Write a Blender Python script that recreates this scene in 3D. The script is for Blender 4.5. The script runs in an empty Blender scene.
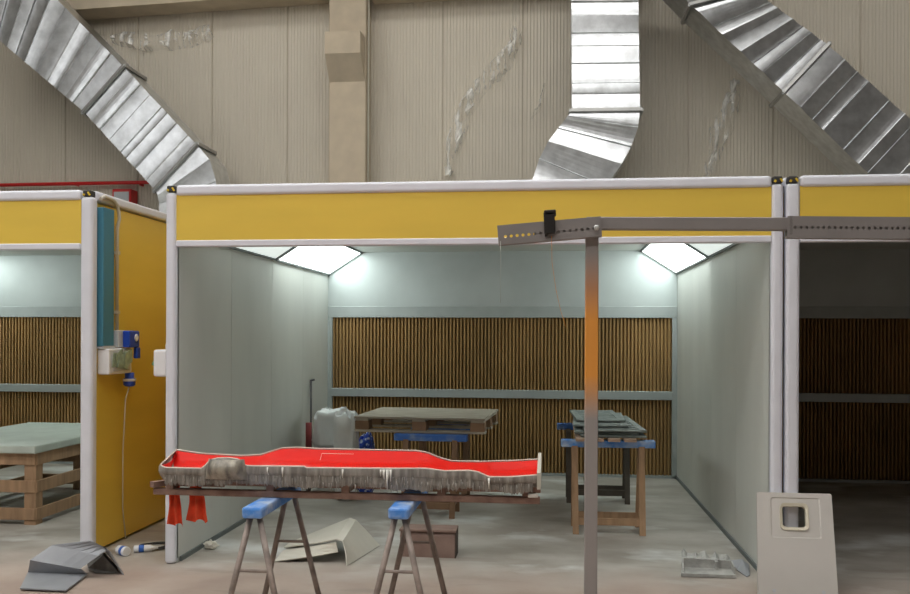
import bpy, bmesh, math, random
from mathutils import Vector, Matrix, noise
random.seed(7)
S = bpy.context.scene
C = S.collection
PI = math.pi

# ------------------------------------------------------------------ camera
FOC, CX, HY, YAW, ROLL, CAMZ = 866.0, 455.0, 335.0, math.radians(6.26), 0.004, 1.6
cd = bpy.data.cameras.new('camera')
cam = bpy.data.objects.new('camera', cd); C.objects.link(cam)
cd.sensor_width = 36.0; cd.lens = FOC / 910 * 36; cd.shift_y = (HY - 297) / 910
cam.matrix_world = (Matrix.Translation((0, 0, CAMZ)) @ Matrix.Rotation(YAW, 4, 'Z')
                    @ Matrix.Rotation(PI / 2, 4, 'X') @ Matrix.Rotation(ROLL, 4, 'Z'))
cd.clip_start = 0.05
S.camera = cam
ca, sa = math.cos(YAW), math.sin(YAW)

def ray(u, v):                      # survey helper: direction of a sight line
    du, dv = u - CX, v - HY
    x = du * math.cos(ROLL) + dv * math.sin(ROLL)
    y = -du * math.sin(ROLL) + dv * math.cos(ROLL)
    x /= FOC; y /= FOC
    return Vector((ca * x - sa, sa * x + ca, -y))
def PY(u, v, Y):                    # point in the upright plane at distance Y
    d = ray(u, v); t = Y / d.y
    return Vector((d.x * t, Y, CAMZ + d.z * t))
def PZ(u, v, z=0.0):                # point at height z
    d = ray(u, v); t = (z - CAMZ) / d.z
    return Vector((d.x * t, d.y * t, z))
def PX(u, v, X):
    d = ray(u, v); t = X / d.x
    return Vector((X, d.y * t, CAMZ + d.z * t))

# ------------------------------------------------------------------ materials
def mat(name, col, rough=0.6, metal=0.0, var=0.0, vscale=6.0, bump=0.0, bscale=60.0, col2=None,
        stretch=(1, 1, 1), spec=0.5, detail=4.0, thr=None, emit=None, estr=0.0, trans=0.0, alpha=None):
    m = bpy.data.materials.new(name); m.use_nodes = True
    nt = m.node_tree; n = nt.nodes; l = nt.links
    b = n['Principled BSDF']
    b.inputs['Roughness'].default_value = rough; b.inputs['Metallic'].default_value = metal
    b.inputs['Specular IOR Level'].default_value = spec
    b.inputs['Base Color'].default_value = (*col, 1)
    tc = n.new('ShaderNodeTexCoord'); mp = n.new('ShaderNodeMapping'); mp.inputs['Scale'].default_value = stretch
    l.new(tc.outputs['Object'], mp.inputs['Vector'])
    if var > 0 or col2:
        no = n.new('ShaderNodeTexNoise'); no.inputs['Scale'].default_value = vscale; no.inputs['Detail'].default_value = detail
        l.new(mp.outputs['Vector'], no.inputs['Vector'])
        cr = n.new('ShaderNodeValToRGB')
        lo, hi = thr if thr else (0.3, 0.7)
        cr.color_ramp.elements[0].position = lo; cr.color_ramp.elements[1].position = hi
        a = col if col2 else tuple(c * (1 - var) for c in col)
        z = col2 if col2 else tuple(min(1, c * (1 + var)) for c in col)
        cr.color_ramp.elements[0].color = (*a, 1); cr.color_ramp.elements[1].color = (*z, 1)
        l.new(no.outputs['Fac'], cr.inputs['Fac']); l.new(cr.outputs['Color'], b.inputs['Base Color'])
    if bump > 0:
        nb = n.new('ShaderNodeTexNoise'); nb.inputs['Scale'].default_value = bscale; nb.inputs['Detail'].default_value = 3
        l.new(mp.outputs['Vector'], nb.inputs['Vector'])
        bp = n.new('ShaderNodeBump'); bp.inputs['Strength'].default_value = bump; bp.inputs['Distance'].default_value = 0.01
        l.new(nb.outputs['Fac'], bp.inputs['Height']); l.new(bp.outputs['Normal'], b.inputs['Normal'])
    if emit:
        b.inputs['Emission Color'].default_value = (*emit, 1); b.inputs['Emission Strength'].default_value = estr
    if alpha is not None:
        b.inputs['Alpha'].default_value = alpha
    if trans: b.inputs['Transmission Weight'].default_value = trans
    return m

M = {}
M['yellow'] = mat('yellow_panel_paint', (0.74, 0.52, 0.075), 0.42, var=0.05, vscale=1.5, stretch=(0.6, 0.6, 3))
M['white_trim'] = mat('white_aluminium_trim', (0.72, 0.735, 0.80), 0.35, var=0.03)
M['galv'] = mat('dull_galvanised_sheet', (0.60, 0.615, 0.58), 0.5, metal=0.1, var=0.07, vscale=1.6, stretch=(1, 1, 0.35), bump=0.05, bscale=8)
M['galv_back'] = mat('galvanised_back_sheet', (0.46, 0.50, 0.50), 0.42, metal=0.2, var=0.08, vscale=2, bump=0.04, bscale=5)
M['galv_dark'] = mat('seam_strip', (0.16, 0.18, 0.18), 0.6, metal=0.2)
M['galv_frame'] = mat('filter_frame_metal', (0.38, 0.41, 0.41), 0.45, metal=0.2, var=0.06)
M['cardboard'] = mat('pleated_filter_cardboard', (0.33, 0.195, 0.075), 0.85, var=0.18, vscale=3, stretch=(1, 1, 0.5))
M['duct'] = mat('galvanised_duct', (0.66, 0.68, 0.70), 0.30, metal=1.0, var=0.16, vscale=9, bump=0.16, bscale=5)
M['duct_flange'] = mat('duct_flange_metal', (0.40, 0.40, 0.39), 0.45, metal=0.8, var=0.1)
M['hallwall'] = mat('beige_sandwich_panel', (0.58, 0.53, 0.44), 0.5, var=0.04, vscale=0.9)
M['concrete'] = mat('precast_concrete', (0.52, 0.44, 0.33), 0.85, var=0.09, vscale=5, bump=0.15, bscale=40)
def film_material():
    m = mat('clear_plastic_film', (0.9, 0.9, 0.87), 0.2)
    nt = m.node_tree; n = nt.nodes; l = nt.links
    tc = n.new('ShaderNodeTexCoord'); no = n.new('ShaderNodeTexNoise'); no.inputs['Scale'].default_value = 5; no.inputs['Detail'].default_value = 4
    mp = n.new('ShaderNodeMapping'); mp.inputs['Scale'].default_value = (2.6, 1, 0.55); mp.inputs['Rotation'].default_value = (0, 0.25, 0)
    l.new(tc.outputs['Object'], mp.inputs['Vector']); l.new(mp.outputs[0], no.inputs['Vector'])
    r = n.new('ShaderNodeMapRange'); r.inputs['From Min'].default_value = 0.48; r.inputs['From Max'].default_value = 0.68
    r.inputs['To Min'].default_value = 0.07; r.inputs['To Max'].default_value = 0.85  # streaky opacity paints in the white highlights of the creases
    l.new(no.outputs['Fac'], r.inputs['Value']); l.new(r.outputs[0], n['Principled BSDF'].inputs['Alpha'])
    return m
M['film'] = film_material()
M['steel'] = mat('grey_painted_steel', (0.26, 0.24, 0.235), 0.5, metal=0.2, var=0.06, vscale=8)
M['hole'] = mat('dark_hole', (0.01, 0.01, 0.01), 0.8)
M['pale_hole'] = mat('bare_hole_edge', (0.6, 0.6, 0.58), 0.5, metal=0.5)
M['black_iron'] = mat('blackened_iron', (0.015, 0.013, 0.012), 0.5, metal=0.2)
M['orange_string'] = mat('orange_string', (0.75, 0.30, 0.05), 0.8)
M['thin_wire'] = mat('thin_grey_wire', (0.45, 0.45, 0.42), 0.5)
M['red_gel'] = mat('red_gelcoat', (0.68, 0.009, 0.004), 0.38, var=0.05, vscale=3, spec=0.2)
M['grp_raw'] = mat('raw_grey_fibreglass', (0.20, 0.185, 0.165), 0.75, col2=(0.40, 0.375, 0.34), vscale=22, stretch=(1.6, 1, 0.22), bump=0.5, bscale=60, thr=(0.35, 0.68))
M['grp_bulge'] = mat('smeared_fibreglass', (0.46, 0.42, 0.34), 0.4, col2=(0.12, 0.11, 0.095), vscale=20, stretch=(1.2, 1, 0.5), bump=0.4, bscale=40)
M['drip'] = mat('hardened_resin_drip', (0.36, 0.34, 0.31), 0.6, var=0.4, vscale=30)
M['drip_white'] = mat('white_resin_drip', (0.75, 0.73, 0.68), 0.5)
M['rim'] = mat('pale_trimmed_edge', (0.72, 0.63, 0.55), 0.6, var=0.1, vscale=20)
M['rust'] = mat('rusty_steel', (0.19, 0.11, 0.085), 0.8, col2=(0.31, 0.20, 0.155), vscale=14, bump=0.3)
M['tube'] = mat('weathered_steel_tube', (0.32, 0.265, 0.235), 0.6, metal=0.2, var=0.3, vscale=14)
M['tape'] = mat('blue_masking_tape', (0.06, 0.25, 0.70), 0.6, col2=(0.48, 0.58, 0.74), vscale=9, thr=(0.42, 0.68), bump=0.2)
M['tape_dull'] = mat('dull_blue_tape', (0.035, 0.13, 0.44), 0.6, col2=(0.25, 0.33, 0.45), vscale=9, thr=(0.52, 0.8))
M['rag'] = mat('red_cloth', (0.76, 0.085, 0.03), 0.95, var=0.2, vscale=12, bump=0.3)
M['wood'] = mat('pale_wood', (0.38, 0.24, 0.14), 0.8, var=0.2, vscale=6, stretch=(4, 4, 0.5))
M['wood_dirty'] = mat('dusty_wood', (0.36, 0.32, 0.26), 0.85, var=0.2, vscale=7, stretch=(0.6, 3, 3))
M['wood_brown'] = mat('brown_wood', (0.24, 0.145, 0.085), 0.85, var=0.2, vscale=7)
M['wood_dark'] = mat('dark_wood', (0.10, 0.085, 0.07), 0.85, var=0.2, vscale=7)
M['plank_pink'] = mat('fresh_wood_plank', (0.46, 0.32, 0.24), 0.8, var=0.1, vscale=8)
M['grp_grey'] = mat('grey_fibreglass_part', (0.26, 0.29, 0.275), 0.6, col2=(0.12, 0.145, 0.14), vscale=10, bump=0.3)
M['grp_cream'] = mat('cream_fibreglass', (0.60, 0.575, 0.50), 0.45, var=0.05, vscale=4)
M['grp_cream_panel'] = mat('off_white_fibreglass', (0.56, 0.535, 0.50), 0.45, var=0.03, vscale=4)
M['grp_lip'] = mat('pale_moulded_lip', (0.62, 0.58, 0.46), 0.4)
M['grp_tray'] = mat('broken_grey_fibreglass', (0.36, 0.36, 0.34), 0.55, var=0.25, vscale=14, bump=0.3)
M['grp_blue'] = mat('blue_grey_fibreglass', (0.31, 0.325, 0.35), 0.4, var=0.10, vscale=5)
M['opening_shade'] = mat('painted_opening_shade', (0.13, 0.125, 0.115), 0.8, var=0.3, vscale=20, bump=0.5)  # shade inside the cowling's open end, put into the colour
M['brown_bin'] = mat('brown_rusty_bin', (0.20, 0.125, 0.10), 0.7, col2=(0.29, 0.20, 0.165), vscale=6)
M['brown_dark'] = mat('bin_inside', (0.07, 0.05, 0.04), 0.9)
M['sack'] = mat('white_plastic_sack', (0.80, 0.82, 0.83), 0.5, var=0.05, vscale=6, bump=0.5, bscale=9)
M['red_paint'] = mat('dull_red_paint', (0.24, 0.03, 0.03), 0.6, var=0.2)
M['fire_red'] = mat('bright_red_paint', (0.60, 0.02, 0.02), 0.4)
M['dark'] = mat('black_rubber', (0.02, 0.02, 0.02), 0.7)
M['rod'] = mat('dark_steel_rod', (0.05, 0.045, 0.05), 0.6)
M['cableduct'] = mat('blue_cable_trunking', (0.055, 0.215, 0.31), 0.5, var=0.04)
M['conduit'] = mat('pale_conduit', (0.55, 0.52, 0.44), 0.5)
M['box_white'] = mat('white_plastic_box', (0.78, 0.78, 0.79), 0.45)
M['box_grey'] = mat('grey_plastic_box', (0.52, 0.54, 0.56), 0.5)
M['paper'] = mat('pale_green_paper', (0.38, 0.50, 0.40), 0.8, var=0.25, vscale=25)
M['green'] = mat('green_plastic', (0.10, 0.28, 0.14), 0.6)
M['blue_plug'] = mat('blue_socket_plastic', (0.015, 0.07, 0.50), 0.4)
M['blue_bits'] = mat('blue_packet', (0.02, 0.06, 0.40), 0.5, col2=(0.6, 0.65, 0.75), vscale=25, thr=(0.55, 0.62))
M['black_tape'] = mat('black_corner_cap', (0.03, 0.03, 0.03), 0.6)
M['yellow_bit'] = mat('yellow_corner_bracket', (0.7, 0.5, 0.03), 0.5)
M['bottle_white'] = mat('white_cartridge', (0.72, 0.73, 0.75), 0.5)
M['cartridge_blue'] = mat('blue_cartridge_band', (0.03, 0.13, 0.5), 0.5)
M['paper_white'] = mat('crumpled_white_paper', (0.75, 0.72, 0.64), 0.8)
M['roof'] = mat('roof_underside', (0.30, 0.295, 0.28), 0.8, var=0.05)
M['hall_side'] = mat('hall_side_paint', (0.25, 0.24, 0.22), 0.8, var=0.05)
M['board_green'] = mat('pale_green_board', (0.50, 0.56, 0.51), 0.6, var=0.08)
for i_, e_ in enumerate((9.0, 8.0, 6.5, 4.5)):
    M['skylight%d' % i_] = mat('lit_skylight', (0.8, 0.8, 0.8), 0.5, emit=(1.0, 0.985, 0.95), estr=e_)
M['added_window'] = mat('added_window_glow', (0.8, 0.8, 0.8), 0.5, emit=(0.95, 0.98, 1.0), estr=1.5)  # glow of the windows added on the left wall
def lampmat(name, s, c=(0.90, 1.0, 0.96)):
    return mat(name, (0.8, 0.85, 0.85), 0.4, emit=c, estr=s)
M['lamp_bright'] = lampmat('bright_lamp_diffuser', 7.6)
M['lamp_soft'] = lampmat('soft_lamp_diffuser', 0.7)
M['lamp_off'] = mat('unlit_lamp_diffuser', (0.35, 0.37, 0.37), 0.3)

# steel post with an orange oversprayed stretch
def post_material():
    m = bpy.data.materials.new('grey_post_with_orange_overspray'); m.use_nodes = True
    nt = m.node_tree; n = nt.nodes; l = nt.links; b = n['Principled BSDF']
    b.inputs['Roughness'].default_value = 0.55
    g = n.new('ShaderNodeNewGeometry'); sx = n.new('ShaderNodeSeparateXYZ'); l.new(g.outputs['Position'], sx.inputs[0])
    cr = n.new('ShaderNodeValToRGB'); e = cr.color_ramp.elements
    mr = n.new('ShaderNodeMapRange'); mr.inputs['From Min'].default_value = 1.0; mr.inputs['From Max'].default_value = 2.1
    l.new(sx.outputs['Z'], mr.inputs['Value']); l.new(mr.outputs[0], cr.inputs['Fac'])
    grey = (0.31, 0.285, 0.275, 1); orange = (0.76, 0.31, 0.05, 1)
    e[0].position = 0.24; e[0].color = grey
    e[1].position = 0.40; e[1].color = orange
    for p, c in ((0.60, orange), (0.72, (0.45, 0.22, 0.11, 1)), (0.85, grey)):
        k = e.new(p); k.color = c
    l.new(cr.outputs['Color'], b.inputs['Base Color'])
    return m
M['post'] = post_material()

def floor_material():
    m = bpy.data.materials.new('dusty_concrete_floor'); m.use_nodes = True
    nt = m.node_tree; n = nt.nodes; l = nt.links; b = n['Principled BSDF']
    b.inputs['Roughness'].default_value = 0.55; b.inputs['Specular IOR Level'].default_value = 0.35
    g = n.new('ShaderNodeNewGeometry')
    def noise(scale, detail=5, stretch=(1, 1, 1)):
        mp = n.new('ShaderNodeMapping'); mp.inputs['Scale'].default_value = stretch
        l.new(g.outputs['Position'], mp.inputs['Vector'])
        t = n.new('ShaderNodeTexNoise'); t.inputs['Scale'].default_value = scale; t.inputs['Detail'].default_value = detail
        l.new(mp.outputs[0], t.inputs['Vector']); return t.outputs['Fac']
    def ramp(fac, stops):
        r = n.new('ShaderNodeValToRGB'); e = r.color_ramp.elements
        e[0].position, e[0].color = stops[0][0], (*stops[0][1], 1)
        e[1].position, e[1].color = stops[-1][0], (*stops[-1][1], 1)
        for p, c in stops[1:-1]:
            k = e.new(p); k.color = (*c, 1)
        l.new(fac, r.inputs['Fac']); return r.outputs['Color']
    def mix(f, a, c):
        x = n.new('ShaderNodeMix'); x.data_type = 'RGBA'
        l.new(f, x.inputs['Factor']); l.new(a, x.inputs['A']); l.new(c, x.inputs['B']); return x.outputs['Result']
    out = ramp(noise(1.7, 6), [(0.3, (0.36, 0.275, 0.23)), (0.5, (0.43, 0.34, 0.285)), (0.72, (0.50, 0.425, 0.37))])
    inn = ramp(noise(2.3, 9, (0.8, 1.2, 1)), [(0.32, (0.29, 0.265, 0.23)), (0.5, (0.37, 0.345, 0.305)), (0.68, (0.45, 0.43, 0.395))])
    sx = n.new('ShaderNodeSeparateXYZ'); l.new(g.outputs['Position'], sx.inputs[0])
    nz = n.new('ShaderNodeMath'); nz.operation = 'MULTIPLY_ADD'; nz.inputs[1].default_value = 0.5
    l.new(noise(2.5, 4), nz.inputs[0]); l.new(sx.outputs['Y'], nz.inputs[2])
    mr = n.new('ShaderNodeMapRange'); mr.inputs['From Min'].default_value = 5.75; mr.inputs['From Max'].default_value = 6.3
    l.new(nz.outputs[0], mr.inputs['Value'])
    base = mix(mr.outputs[0], out, inn)
    # pale dust and paint spills, only inside the booths
    sp = n.new('ShaderNodeMapRange'); sp.inputs['From Min'].default_value = 0.53; sp.inputs['From Max'].default_value = 0.66
    l.new(noise(1.5, 9, (0.8, 1.2, 1)), sp.inputs['Value'])
    mm = n.new('ShaderNodeMath'); mm.operation = 'MULTIPLY'; l.new(sp.outputs[0], mm.inputs[0]); l.new(mr.outputs[0], mm.inputs[1])
    wh = n.new('ShaderNodeRGB'); wh.outputs[0].default_value = (0.60, 0.61, 0.59, 1)
    base = mix(mm.outputs[0], base, wh.outputs[0])
    # streaks
    st = n.new('ShaderNodeMapRange'); st.inputs['From Min'].default_value = 0.60; st.inputs['From Max'].default_value = 0.70; st.inputs['To Max'].default_value = 0.45
    l.new(noise(3.2, 8, (0.35, 1.6, 1)), st.inputs['Value'])
    dk = n.new('ShaderNodeRGB'); dk.outputs[0].default_value = (0.23, 0.195, 0.17, 1)
    base = mix(st.outputs[0], base, dk.outputs[0])
    l.new(base, b.inputs['Base Color'])
    bp = n.new('ShaderNodeBump'); bp.inputs['Strength'].default_value = 0.15; bp.inputs['Distance'].default_value = 0.01
    l.new(noise(30, 4), bp.inputs['Height']); l.new(bp.outputs[0], b.inputs['Normal'])
    return m
M['floor'] = floor_material()

# ------------------------------------------------------------------ mesh helpers
class MB:
    def __init__(self): self.bm = bmesh.new()
    def box(self, c, s, R=None, bev=0.0, seg=2):
        before = set(self.bm.verts)
        r = bmesh.ops.create_cube(self.bm, size=1.0)
        vs = r['verts']
        for v in vs: v.co = Vector((v.co.x * s[0], v.co.y * s[1], v.co.z * s[2]))
        if bev > 0:
            ed = list({e for v in vs for e in v.link_edges})
            bmesh.ops.bevel(self.bm, geom=ed, offset=bev, segments=seg, profile=0.5, affect='EDGES')
        new = [v for v in self.bm.verts if v not in before]
        for v in new:
            v.co = (R @ v.co if R else v.co) + Vector(c)
        return self
    def span(self, x0, x1, y0, y1, z0, z1, bev=0.0, seg=2):
        return self.box(((x0 + x1) / 2, (y0 + y1) / 2, (z0 + z1) / 2), (abs(x1 - x0), abs(y1 - y0), abs(z1 - z0)), None, bev, seg)
    def bar(self, p, q, w, h, up=(0, 0, 1), bev=0.0):
        p, q = Vector(p), Vector(q); d = q - p; L = d.length; d.normalize()
        up = Vector(up)
        if abs(d.dot(up)) > 0.98: up = Vector((0, 1, 0))
        s = d.cross(up).normalized(); t = s.cross(d).normalized()
        R = Matrix((s, d, t)).transposed()
        return self.box((p + q) / 2, (w, L, h), R, bev, 1)
    def tube(self, pts, r, n=10, caps=True, r1=None):
        pts = [Vector(p) for p in pts]; rings = []
        k = len(pts); a = None
        for i, p in enumerate(pts):
            d = (pts[min(i + 1, k - 1)] - pts[max(i - 1, 0)]).normalized()
            if a is None:
                a = d.orthogonal().normalized()
            else:
                a = (a - d * a.dot(d)).normalized()
            b = d.cross(a)
            rr = r if r1 is None else r + (r1 - r) * i / (k - 1)
            rings.append([self.bm.verts.new(p + (a * math.cos(2 * PI * j / n) + b * math.sin(2 * PI * j / n)) * rr) for j in range(n)])
        for i in range(k - 1):
            for j in range(n):
                f = self.bm.faces.new((rings[i][j], rings[i][(j + 1) % n], rings[i + 1][(j + 1) % n], rings[i + 1][j])); f.smooth = True
        if caps:
            self.bm.faces.new(rings[0][::-1]); self.bm.faces.new(rings[-1])
        return self
    def lathe(self, c, prof, n=20, R=None, smooth=True):
        c = Vector(c); rings = []
        for r, z in prof:
            ring = []
            for j in range(n):
                p = Vector((max(r, 1e-4) * math.cos(2 * PI * j / n), max(r, 1e-4) * math.sin(2 * PI * j / n), z))
                ring.append(self.bm.verts.new((R @ p if R else p) + c))
            rings.append(ring)
        for i in range(len(prof) - 1):
            for j in range(n):
                f = self.bm.faces.new((rings[i][j], rings[i][(j + 1) % n], rings[i + 1][(j + 1) % n], rings[i + 1][j])); f.smooth = smooth
        self.bm.faces.new(rings[0][::-1]); self.bm.faces.new(rings[-1])
        return self
    def prism(self, poly, vec):
        vec = Vector(vec)
        a = [self.bm.verts.new(Vector(p)) for p in poly]; b = [self.bm.verts.new(Vector(p) + vec) for p in poly]
        n = len(poly)
        self.bm.faces.new(a); self.bm.faces.new(b[::-1])
        for i in range(n): self.bm.faces.new((a[i], b[i], b[(i + 1) % n], a[(i + 1) % n]))
        return self
    def grid(self, rows, smooth=False, thick=0.0, closed=False):
        vv = [[self.bm.verts.new(Vector(p)) for p in r] for r in rows]
        fs = []
        for i in range(len(vv) - 1):
            m = len(vv[i])
            for j in range(m if closed else m - 1):
                f = self.bm.faces.new((vv[i][j], vv[i][(j + 1) % m], vv[i + 1][(j + 1) % m], vv[i + 1][j])); f.smooth = smooth; fs.append(f)
        if thick:
            bmesh.ops.recalc_face_normals(self.bm, faces=fs)
            bmesh.ops.solidify(self.bm, geom=fs, thickness=thick)
        return self
    def build(self, name, m, parent=None):
        bmesh.ops.recalc_face_normals(self.bm, faces=self.bm.faces[:])
        me = bpy.data.meshes.new(name); 
        if parent is not None:
            bpy.context.view_layer.update()
            inv = root_matrix(parent).inverted()
            self.bm.transform(inv)
        self.bm.to_mesh(me); self.bm.free()
        me.materials.append(M[m] if isinstance(m, str) else m)
        o = bpy.data.objects.new(name, me); C.objects.link(o)
        if parent is not None: o.parent = parent
        return o
def root_matrix(o):
    mtx = Matrix.LocRotScale(o.location, o.rotation_euler, o.scale)
    return root_matrix(o.parent) @ mtx if o.parent else mtx

def thing(name, label, cat, loc=(0, 0, 0), rz=0.0, group=None):
    o = bpy.data.objects.new(name, None); C.objects.link(o)
    o.location = loc; o.rotation_euler = (0, 0, rz); o.empty_display_size = 0.1
    o['label'] = label; o['category'] = cat
    if group: o['group'] = group
    return o
def tag(o, label, cat, group=None, kind=None):
    o['label'] = label; o['category'] = cat
    if group: o['group'] = group
    if kind: o['kind'] = kind
    # put the origin of a one-mesh thing at its base
    vs = [v.co for v in o.data.vertices]
    b = Vector(((min(v.x for v in vs) + max(v.x for v in vs)) / 2, (min(v.y for v in vs) + max(v.y for v in vs)) / 2, min(v.z for v in vs)))
    o.data.transform(Matrix.Translation(-b)); o.location = b
    return o
def struct(name, mb, m):
    o = mb.build(name, m); o['kind'] = 'structure'; return o
def dup(root, loc, rz, label, group=None):
    r = root.copy(); C.objects.link(r); r.location = loc; r.rotation_euler = (0, 0, rz); r['label'] = label
    if group: r['group'] = group
    for ch in list(root.children):
        c = ch.copy(); C.objects.link(c); c.parent = r
        for g in ch.children:
            d = g.copy(); C.objects.link(d); d.parent = c
    return r

# ------------------------------------------------------------------ hall shell
HX0, HX1, HY0, HY1, HZ = -9.0, 9.0, -8.0, 11.6, 8.2
struct('floor', MB().span(HX0, HX1, HY0, HY1 + 0.3, -0.12, 0.0), 'floor')
def ribbed_wall():
    mb = MB(); pts = []
    x = HX0; k = 0
    while x < HX1:
        if k % 24 == 0:      # panel joint groove
            pts += [(x, 0.0), (x + 0.004, 0.018), (x + 0.014, 0.018), (x + 0.018, 0.0)]
            x += 0.022
        # micro-rib, width 0.044
        pts += [(x, 0.0), (x + 0.016, 0.0), (x + 0.022, -0.006), (x + 0.034, -0.006), (x + 0.040, 0.0)]
        x += 0.044; k += 1
    rows = [[(px, HY1 + py, 0.0) for px, py in pts], [(px, HY1 + py, HZ) for px, py in pts]]
    mb.grid(rows)
    mb.span(HX0, HX1, HY1 + 0.03, HY1 + 0.15, 0, HZ)
    return mb
struct('wall_back', ribbed_wall(), 'hallwall')
struct('wall_left', MB().span(HX0 - 0.15, HX0, HY0, HY1, 0, HZ), 'hall_side')
struct('wall_right', MB().span(HX1, HX1 + 0.15, HY0, HY1, 0, HZ), 'hall_side')
struct('wall_front', MB().span(HX0, HX1, HY0 - 0.15, HY0, 0, HZ), 'hall_side')
struct('ceiling', MB().span(HX0, HX1, HY0, HY1 + 0.15, HZ, HZ + 0.15), 'roof')
k_ = 0
for i_, (y0, y1) in enumerate(((-3.2, -2.0), (1.0, 2.2), (3.9, 4.9), (7.4, 8.4))):
    for x0, x1 in ((-8.2, -3.2), (-2.6, 2.6), (3.2, 8.2)):
        if x0 > 3 and i_ in (0, 1, 2): continue
        k_ += 1
        struct('window_%d' % k_, MB().span(x0, x1, y0, y1, HZ - 0.06, HZ - 0.02), 'skylight%d' % i_)
for y0, y1 in ((-4.5, -1.5), (-0.9, 2.1), (2.7, 5.7)):  # unseen windows added so the left duct reflects something bright
    k_ += 1
    struct('window_%d' % k_, MB().span(HX0 + 0.005, HX0 + 0.03, y0, y1, 5.2, 6.8), 'added_window')

# column with corbel, roof beam
colY = 11.25
pl = PY(328.5, 150, colY).x; pr = PY(365.5, 150, colY).x
col = thing('concrete_column', 'tall beige concrete column with a corbel against the ribbed hall wall', 'column', ((pl + pr) / 2, colY + 0.17, 0))
MB().span(pl, pr, colY, HY1 - 0.007, 0, HZ, 0.01, 1).build('shaft', 'concrete', col)
zt = PY(345, 31, colY - 0.25).z; zm = PY(345, 53, colY - 0.25).z; zb = PY(345, 82, colY).z
prof = [(pl + 0.01, colY, zt), (pl + 0.01, colY - 0.25, zt), (pl + 0.01, colY - 0.25, zm), (pl + 0.01, colY, zb)]
MB().prism(prof, (pr - pl - 0.03, 0, 0)).build('corbel', 'concrete', col)
MB().tube([(pr + 0.015, colY + 0.1, 0), (pr + 0.015, colY + 0.1, HZ)], 0.014, 8).build('downpipe', 'conduit', col)
a = PY(40, 12.0, 11.2); b = PY(328, -8.0, 11.2)
bm_ = MB().prism([(a.x, 11.2, a.z), (b.x - 0.01, 11.2, b.z), (b.x - 0.01, 11.2, b.z + 0.6), (a.x, 11.2, a.z + 0.6)], (0, 0.39, 0))
tag(bm_.build('roof_beam', 'concrete'), 'sloping beige concrete beam left of the column at the top of the wall', 'beam')
a = PY(368, -5, 11.25); b = PY(660, -20.0, 11.25)
bm_ = MB().prism([(pr + 0.04, 11.25, a.z), (b.x, 11.25, b.z), (b.x, 11.25, b.z + 0.6), (pr + 0.04, 11.25, a.z + 0.6)], (0, 0.34, 0))
tag(bm_.build('roof_beam', 'concrete'), 'sliver of beige concrete beam right of the column at the top edge', 'beam')

# ------------------------------------------------------------------ plastic film scraps on the wall
def film(pix, width, label, seed):
    rnd = random.Random(seed); mb = MB()
    pts = [PY(u, v, HY1 - 0.05) for u, v in pix]
    rows = []
    n = len(pts)
    sub = []
    for i in range(n - 1):
        for k in range(4): sub.append(pts[i].lerp(pts[i + 1], k / 4))
    sub.append(pts[-1])
    for i, p in enumerate(sub):
        d = (sub[min(i + 1, len(sub) - 1)] - sub[max(i - 1, 0)]).normalized()
        s = Vector((d.z, 0, -d.x))
        w = width * (0.35 + 0.65 * math.sin(PI * min(1, (i + 1) / (len(sub) + 0.5)))) * rnd.uniform(0.75, 1.2)
        rows.append([p + s * w * (j / 5 - 0.5) + Vector((rnd.uniform(-.012, .012), -rnd.uniform(0.0, 0.09) if 0 < j < 5 else 0.036, rnd.uniform(-.02, .02))) for j in range(6)])
    mb.grid(rows)
    return tag(mb.build('plastic_film', 'film'), label, 'plastic film', 'torn protective film on the hall wall')
film([(112, 38), (150, 42), (190, 38), (212, 30)], 0.30, 'crumpled clear plastic film peeling off the wall left of the column', 3)
film([(516, 2), (515, 40), (505, 60), (480, 85), (462, 115), (452, 150), (448, 176)], 0.26, 'long torn strip of clear plastic film hanging between column and upright duct', 5)
film([(736, 80), (730, 110), (718, 140), (710, 176)], 0.26, 'torn clear plastic film hanging under the right slanting duct', 9)
film([(545, 84), (540, 105), (532, 120)], 0.06, 'thin curled film sliver beside the upright duct', 11)

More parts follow.
